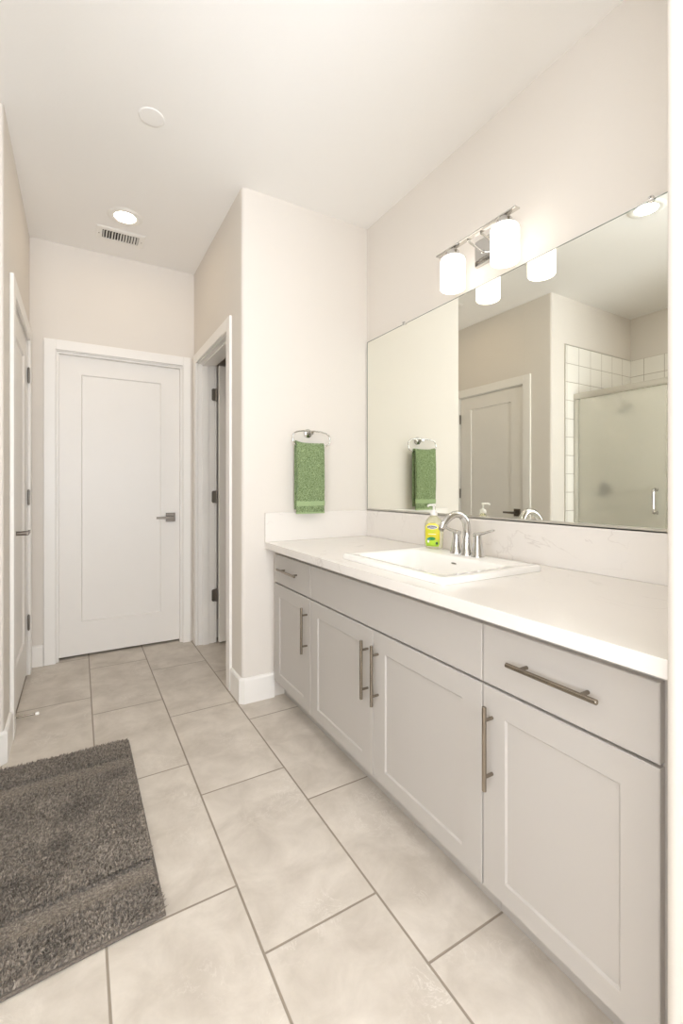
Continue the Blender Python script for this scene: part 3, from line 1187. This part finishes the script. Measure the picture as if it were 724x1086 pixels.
# ------------------------------------------------------------------ mirror
MZ0, MZ1 = 1.0155, 2.043
MY0, MY1 = YW1 + 0.004, 2.322
mr = thing('wall_mirror', 'large frameless mirror above the vanity backsplash', 'mirror', (XR, 1.36, MZ0))
b = BM()
box(b, XR - 0.0065, XR - 0.0008, MY0, MY1, MZ0 + 0.001, MZ1)
obj('glass', b, M_MIRROR, mr)
b = BM()
box(b, XR - 0.0075, XR - 0.0006, MY0, MY1 + 0.0012, MZ1 + 0.0001, MZ1 + 0.0024)
box(b, XR - 0.0075, XR - 0.0006, MY1 + 0.0001, MY1 + 0.0022, MZ0, MZ1 + 0.0024)
obj('edge', b, M_MIRROR_EDGE, mr)
b = BM()
box(b, XR - 0.0098, XR - 0.0072, MY0, MY1, MZ0 - 0.0045, MZ0 + 0.0085)
box(b, XR - 0.0098, XR - 0.0006, MY0, MY1, MZ0 - 0.0045, MZ0 - 0.0005)
obj('channel', b, M_ALU, mr)
for y in (0.725, 1.955):
    b = BM()
    lathe(b, [(0.0085, 0.0), (0.0085, 0.006), (0.006, 0.009)], (XR - 0.0075, y, MZ1 + 0.005), (-1, 0, 0), 18)
    lathe(b, [(0.0035, 0.009), (0.003, 0.0105)], (XR - 0.0075, y, MZ1 + 0.006), (-1, 0, 0), 12)
    obj('clip', b, M_CLEAR, mr, smooth=40)

# ------------------------------------------------------------------ vanity light
LX, LZ = 1.428, 2.204
vl = thing('vanity_light', 'chrome two-shade vanity light lit above the mirror', 'wall light', (XR, 1.345, 2.19))
b = BM()
P4 = lambda h, d: [Vector((XR - d, 1.355 + sy * h, 2.187 + sz * h * 0.66)) for sy, sz in ((-1, -1), (1, -1), (1, 1), (-1, 1))]
loops(b, [P4(0.085, 0.0006), P4(0.085, 0.016), P4(0.081, 0.020), P4(0.058, 0.020), P4(0.056, 0.023)])
bp_ = obj('back_plate', b, M_CHROME, vl)
for y in (1.390, 1.318):
    b = BM()
    cyl(b, (XR - 0.021, y, 2.180), (LX + 0.006, y, LZ - 0.003), 0.0048, 14)
    lathe(b, [(0.008, 0), (0.008, 0.005), (0.005, 0.007)], (XR - 0.0232, y, 2.180), (-1, 0, 0), 16)
    obj('arm', b, M_CHROME, vl, smooth=40)
b = BM()
box(b, LX - 0.014, LX + 0.014, 1.132, 1.566, LZ, LZ + 0.006)
obj('bar', b, M_CHROME, vl, bevel=0.0015)
for y in (1.473, 1.192):
    b = BM()
    lathe(b, [(0.009, 0.0), (0.009, -0.006), (0.024, -0.009), (0.028, -0.014), (0.028, -0.036), (0.02, -0.0375)], (LX, y, LZ - 0.0005), (0, 0, 1), 26)
    so = obj('socket', b, M_CHROME, vl, smooth=40)
    b = BM()
    lathe(b, [(0.0235, -0.0375), (0.044, -0.040), (0.051, -0.046), (0.054, -0.056), (0.054, -0.176), (0.0515, -0.1795), (0.048, -0.177), (0.048, -0.1)], (LX, y, LZ), (0, 0, 1), 40)
    obj('glass_shade', b, M_SHADE, so, smooth=50)

# ------------------------------------------------------------------ towel ring and towel
TX, TY = 1.136, 2.284
tr = thing('towel_ring', 'oval metal towel ring on the wall beside the mirror', 'towel ring', (TX, YT, 1.46))
b = BM()
lathe(b, [(0.026, 0.0005), (0.026, 0.004), (0.024, 0.010), (0.016, 0.014), (0.010, 0.020), (0.009, 0.046), (0.0115, 0.050), (0.0115, 0.058), (0.008, 0.061)], (TX, YT, 1.459), (0, -1, 0), 28)
obj('post', b, M_CHROME, tr, smooth=40)
b = BM()
pts = []
for i in range(64):
    t = 2 * PI * i / 64
    c_, s_ = math.cos(t), math.sin(t)
    pts.append((TX + 0.116 * math.copysign(abs(c_) ** 0.65, c_), TY - 0.002, 1.4235 + 0.0445 * math.copysign(abs(s_) ** 0.65, s_)))
tube(b, pts, 0.0042, 12, closed=True)
obj('ring', b, M_CHROME, tr, smooth=70)

tw = thing('hand_towel', 'folded green terry hand towel hanging from the towel ring', 'towel', (1.122, TY, 1.0))
# folded cloth draped over the ring: section in Y-Z swept along X
tx0, tx1 = 1.037, 1.207
zr = 1.3795
cyc = TY - 0.002


def ring_dz(x):
    c = min(0.999, abs(x - TX) / 0.116) ** (1 / 0.65)
    return 0.0445 * (1 - math.sqrt(1 - c * c) ** 0.65)


def drape(x0, x1, r_in, r_out, z_f, z_b, wob, name, m, seg=46, parent=None):
    b = BM()
    outer, inner = [], []
    nz = 60
    for i in range(nz + 1):
        z = z_f + (zr - z_f) * i / nz
        outer.append((cyc - r_out - 0.010 * math.sin(PI * min(1, (zr - z) / 0.36)) ** 1, z))
        inner.append((cyc - r_in, z))
    for i in range(1, 12):
        a = PI - PI * i / 12
        outer.append((cyc + r_out * math.cos(a), zr + r_out * math.sin(a)))
        inner.append((cyc + r_in * math.cos(a), zr + r_in * math.sin(a)))
    for i in range(nz + 1):
        z = zr - (zr - z_b) * i / nz
        outer.append((cyc + r_out + 0.006 * math.sin(PI * min(1, (zr - z) / 0.36)), z))
        inner.append((cyc + r_in, z))
    rnd = random.Random(3)
    secs = []
    sec0 = outer + inner[::-1]
    xs = [x0 + (x1 - x0) * k / seg for k in range(seg + 1)]
    for k, x in enumerate(xs):
        f = k / seg
        edge = min(1.0, min(f, 1 - f) / 0.07)
        pin = 1 - 0.35 * (1 - edge) ** 2
        sec = []
        for q, (y, z) in enumerate(sec0):
            mid = (outer[q][0] + inner[q][0]) / 2 if q < len(outer) else (outer[len(sec0) - 1 - q][0] + inner[len(sec0) - 1 - q][0]) / 2
            yy = mid + (y - mid) * pin
            drop = (zr - z) / 0.38
            yy += wob * 0.004 * math.sin(f * 9 + 1.0) * drop
            zz = z - 0.0015 * math.sin(f * 7) * max(0, drop) + ring_dz(x) * max(0.0, 1 - max(0, drop) * 1.6)
            xx = x + 0.004 * math.sin(drop * 3.0) * (0.5 - f) + rnd.uniform(-.0006, .0006)
            sec.append(Vector((xx, yy + rnd.uniform(-.0011, .0011), zz + rnd.uniform(-.0008, .0008))))
        secs.append(sec)
    loops(b, secs)
    return obj(name, b, m, parent, smooth=80)


drape(tx0, tx1, 0.0064, 0.0205, 1.006, 1.028, 1.0, 'cloth', M_TOWEL, parent=tw)


def band(z0, z1, name, front=True):
    b = BM()
    rings = []
    for k in range(25):
        f = k / 24
        x = tx0 - 0.0008 + (tx1 - tx0 + 0.0016) * f
        pin = 1 - 0.35 * (1 - min(1.0, min(f, 1 - f) / 0.07)) ** 2
        rr = []
        for z in (z0, z0 + (z1 - z0) * 0.33, z0 + (z1 - z0) * 0.66, z1):
            drop = (zr - z) / 0.38
            outer = -0.0205 - 0.010 * math.sin(PI * min(1, (zr - z) / 0.36))
            mid = (outer - 0.0046) / 2
            yo = cyc + mid + (outer - mid) * pin - 0.0016 + 0.004 * math.sin(f * 9 + 1.0) * drop
            rr.append(Vector((x, yo, z)))
        for z in (z1, z0):
            drop = (zr - z) / 0.38
            rr.append(Vector((x, cyc - 0.012 + 0.004 * math.sin(f * 9 + 1.0) * drop, z)))
        rings.append(rr)
    loops(b, rings)
    o = obj(name, b, M_BAND, tw, smooth=40)
    o['label'] = 'smooth pale green woven band'
    return o


band(1.047, 1.074, 'woven_band')
band(1.004, 1.012, 'hem')

# ------------------------------------------------------------------ bath rug
rg = thing('bath_rug', 'dark grey shaggy bath rug with two flat bands on the tile floor', 'rug', (-0.13, 1.76, 0))
RX0, RX1, RY0, RY1 = -0.46, 0.193, 1.283, 2.244
SK = -0.062                # slight turn of the rug: y shifts with x


def rugp(u, v, z):
    """u across (0..1 from left), v along (0..1 from near)"""
    x = RX0 + (RX1 - RX0) * u + 0.006 * (1 - v)
    y = RY0 + (RY1 - RY0) * v + (u - 1) * (RX1 - RX0) * (-0.075) * (-1 if v < 0 else 1) * (0.0) + (u - 1) * (RX1 - RX0) * ((-0.03) * v + 0.085 * (1 - v))
    return Vector((x, y, z))


b = BM()
nu, nv = 44, 64
rim = []
g = [[b.verts.new(rugp(i / nu, j / nv, 0.008)) for i in range(nu + 1)] for j in range(nv + 1)]
for j in range(nv):
    for i in range(nu):
        b.faces.new((g[j][i], g[j][i + 1], g[j + 1][i + 1], g[j + 1][i]))
ge = bmesh.ops.extrude_face_region(b, geom=list(b.faces))
for v in [x for x in ge['geom'] if isinstance(x, bmesh.types.BMVert)]:
    v.co.z = 0.0008
obj('backing', b, M_RUGBASE, rg)
# corded hem along the edges
b = BM()
hem = [rugp(i / 20, 0, 0.0055) for i in range(21)] + [rugp(1, j / 24, 0.0055) for j in range(1, 25)] + [rugp(1 - i / 20, 1, 0.0055) for i in range(1, 21)] + [rugp(0, 1 - j / 24, 0.0055) for j in range(1, 24)]
tube(b, hem, 0.0048, 8, closed=True)
obj('hem', b, M_HEM, rg, smooth=60)
# pile: many small tufts in one mesh, low in the two woven bands
from mathutils import noise as mn
rnd = random.Random(11)
verts, faces = [], []
BANDS = ((0.127, 0.202), (0.772, 0.852))


def in_band(v):
    return any(a < v < c for a, c in BANDS)


NT = 40000
for t in range(NT):
    u, v = rnd.uniform(0.004, 0.996), rnd.uniform(0.006, 0.994)
    bd = in_band(v)
    if bd and rnd.random() < 0.25:
        continue
    near_edge = min(min(abs(v - e_) for e_ in q_) for q_ in BANDS) < 0.022
    p = rugp(u, v, 0.0075)
    q = Vector((p.x * 9, p.y * 9, 0.3))
    a = mn.noise(q) * 3.2 + mn.noise(q * 2.3) * 1.2
    lean = 0.25 + 0.45 * mn.noise(q * 1.4 + Vector((7, 3, 1)))
    h = rnd.uniform(0.002, 0.0035) if bd else rnd.uniform(0.013, 0.018)
    if near_edge and not bd:
        lean *= 0.25
        h = rnd.uniform(0.016, 0.019)
    w = rnd.uniform(0.0018, 0.0030)
    d = Vector((math.cos(a), math.sin(a), 0)) * (h * lean) + Vector((rnd.uniform(-1, 1), rnd.uniform(-1, 1), 0)) * (h * (0.15 if near_edge else 0.45))
    if any(0 <= v - e_[1] < 0.012 for e_ in BANDS):
        d = Vector((rnd.uniform(-.002, .002), -0.009, 0))
    th = rnd.uniform(0, PI)
    s = Vector((math.cos(th), math.sin(th), 0)) * w
    s2 = Vector((-s.y, s.x, 0))
    k = len(verts)
    top = p + d + Vector((0, 0, h))
    midp = p + d * 0.35 + Vector((0, 0, h * 0.6))
    verts += [p - s, p + s, p + s2 * 1.4, midp - s, midp + s, midp + s2 * 1.4, top]
    faces += [(k, k + 1, k + 4, k + 3), (k + 1, k + 2, k + 5, k + 4), (k + 2, k, k + 3, k + 5), (k + 3, k + 4, k + 6), (k + 4, k + 5, k + 6), (k + 5, k + 3, k + 6)]
me = bpy.data.meshes.new('pile')
Ri = ROOTS[rg.name]
me.from_pydata([tuple(Ri @ v) for v in verts], [], faces)
me.materials.append(M_PILE)
po = bpy.data.objects.new('pile', me)
C.objects.link(po)
po.parent = rg
po['kind'] = 'stuff'
po['label'] = 'shaggy grey pile'

# ------------------------------------------------------------------ shower, seen in the mirror
XG = -0.575
b = BM()
box(b, -1.451, -0.52, 0.8415, YL - 0.0085, 0.0005, 0.035)
box(b, -0.63, -0.52, 0.8415, YL - 0.0085, 0.035, 0.10)
o = obj('shower_pan', b, M_CERAMIC, None, bevel=0.006)
tag(o, 'white shower base with raised curb below the frosted glass', 'shower base')

sh = thing('shower_door', 'frosted glass shower door in a silver frame, seen in the mirror', 'shower door', (XG, 1.6, 0.10))
b = BM()
box(b, XG - 0.019, XG + 0.019, 0.843, YL - 0.009, 1.895, 1.943)
box(b, XG - 0.014, XG + 0.023, 0.843, YL - 0.009, 1.903, 1.935)
obj('header', b, M_ALU, sh, bevel=0.002)
b = BM()
box(b, XG - 0.016, XG + 0.016, YL - 0.042, YL - 0.009, 0.1015, 1.894)
box(b, XG - 0.012, XG + 0.020, YL - 0.036, YL - 0.016, 0.1015, 1.894)
obj('jamb', b, M_ALU, sh, bevel=0.002)
b = BM()
box(b, XG - 0.016, XG + 0.016, 0.843, YL - 0.043, 0.1015, 0.125)
obj('sill_rail', b, M_ALU, sh, bevel=0.002)
b = BM()
box(b, XG - 0.003, XG + 0.003, 1.625, YL - 0.044, 0.128, 1.893)
gl = obj('glass_panel', b, M_FROST, sh)
b = BM()
box(b, XG - 0.003, XG + 0.003, 0.845, 1.618, 0.128, 1.893)
obj('glass_panel', b, M_FROST, sh)
for s in (1, -1):
    b = BM()
    x0 = XG + s * 0.0036
    x1 = XG + s * 0.048
    tube(b, smooth_path([(x0, 1.688, 1.135), (x0 + s * 0.03, 1.688, 1.135), (x1, 1.688, 1.122), (x1, 1.688, 1.05), (x1, 1.688, 0.978), (x0 + s * 0.03, 1.688, 0.965), (x0, 1.688, 0.965)], 6), 0.0095, 14)
    for z in (1.135, 0.965):
        lathe(b, [(0.014, 0), (0.014, 0.004), (0.011, 0.005)], (x0, 1.688, z), (s, 0, 0), 16)
    obj('handle', b, M_CHROME, gl, smooth=50)

SXc = -1.02
hd = thing('shower_sprayer', 'shower head on a curved arm behind the frosted glass', 'shower head', (SXc, YL - 0.0085, 1.95))
b = BM()
tube(b, smooth_path([(SXc, YL - 0.009, 1.98), (SXc, YL - 0.06, 1.99), (SXc, YL - 0.13, 1.96), (SXc, YL - 0.17, 1.88)], 6), 0.0095, 12)
lathe(b, [(0.03, 0.0), (0.028, 0.005), (0.012, 0.010)], (SXc, YL - 0.0086, 1.98), (0, -1, 0), 22)
obj('arm', b, M_HINGE, hd, smooth=50)
b = BM()
ax = Vector((0, -0.5, -0.86)).normalized()
lathe(b, [(0.012, 0.0), (0.016, 0.015), (0.055, 0.045), (0.062, 0.055), (0.058, 0.060)], (SXc, YL - 0.168, 1.885), ax, 26)
obj('spray_head', b, M_HINGE, hd, smooth=40)
vv = thing('shower_valve', 'round shower valve with lever behind the frosted glass', 'shower valve', (SXc, YL - 0.0085, 1.15))
b = BM()
lathe(b, [(0.085, 0.0002), (0.083, 0.006), (0.035, 0.012), (0.032, 0.05), (0.02, 0.055)], (SXc, YL - 0.0086, 1.13), (0, -1, 0), 32)
obj('plate', b, M_HINGE, vv, smooth=40)
b = BM()
tube(b, [(SXc, YL - 0.055, 1.13), (SXc - 0.02, YL - 0.075, 1.10), (SXc - 0.05, YL - 0.08, 1.06)], [0.012, 0.010, 0.007], 12)
obj('lever', b, M_HINGE, vv, smooth=60)
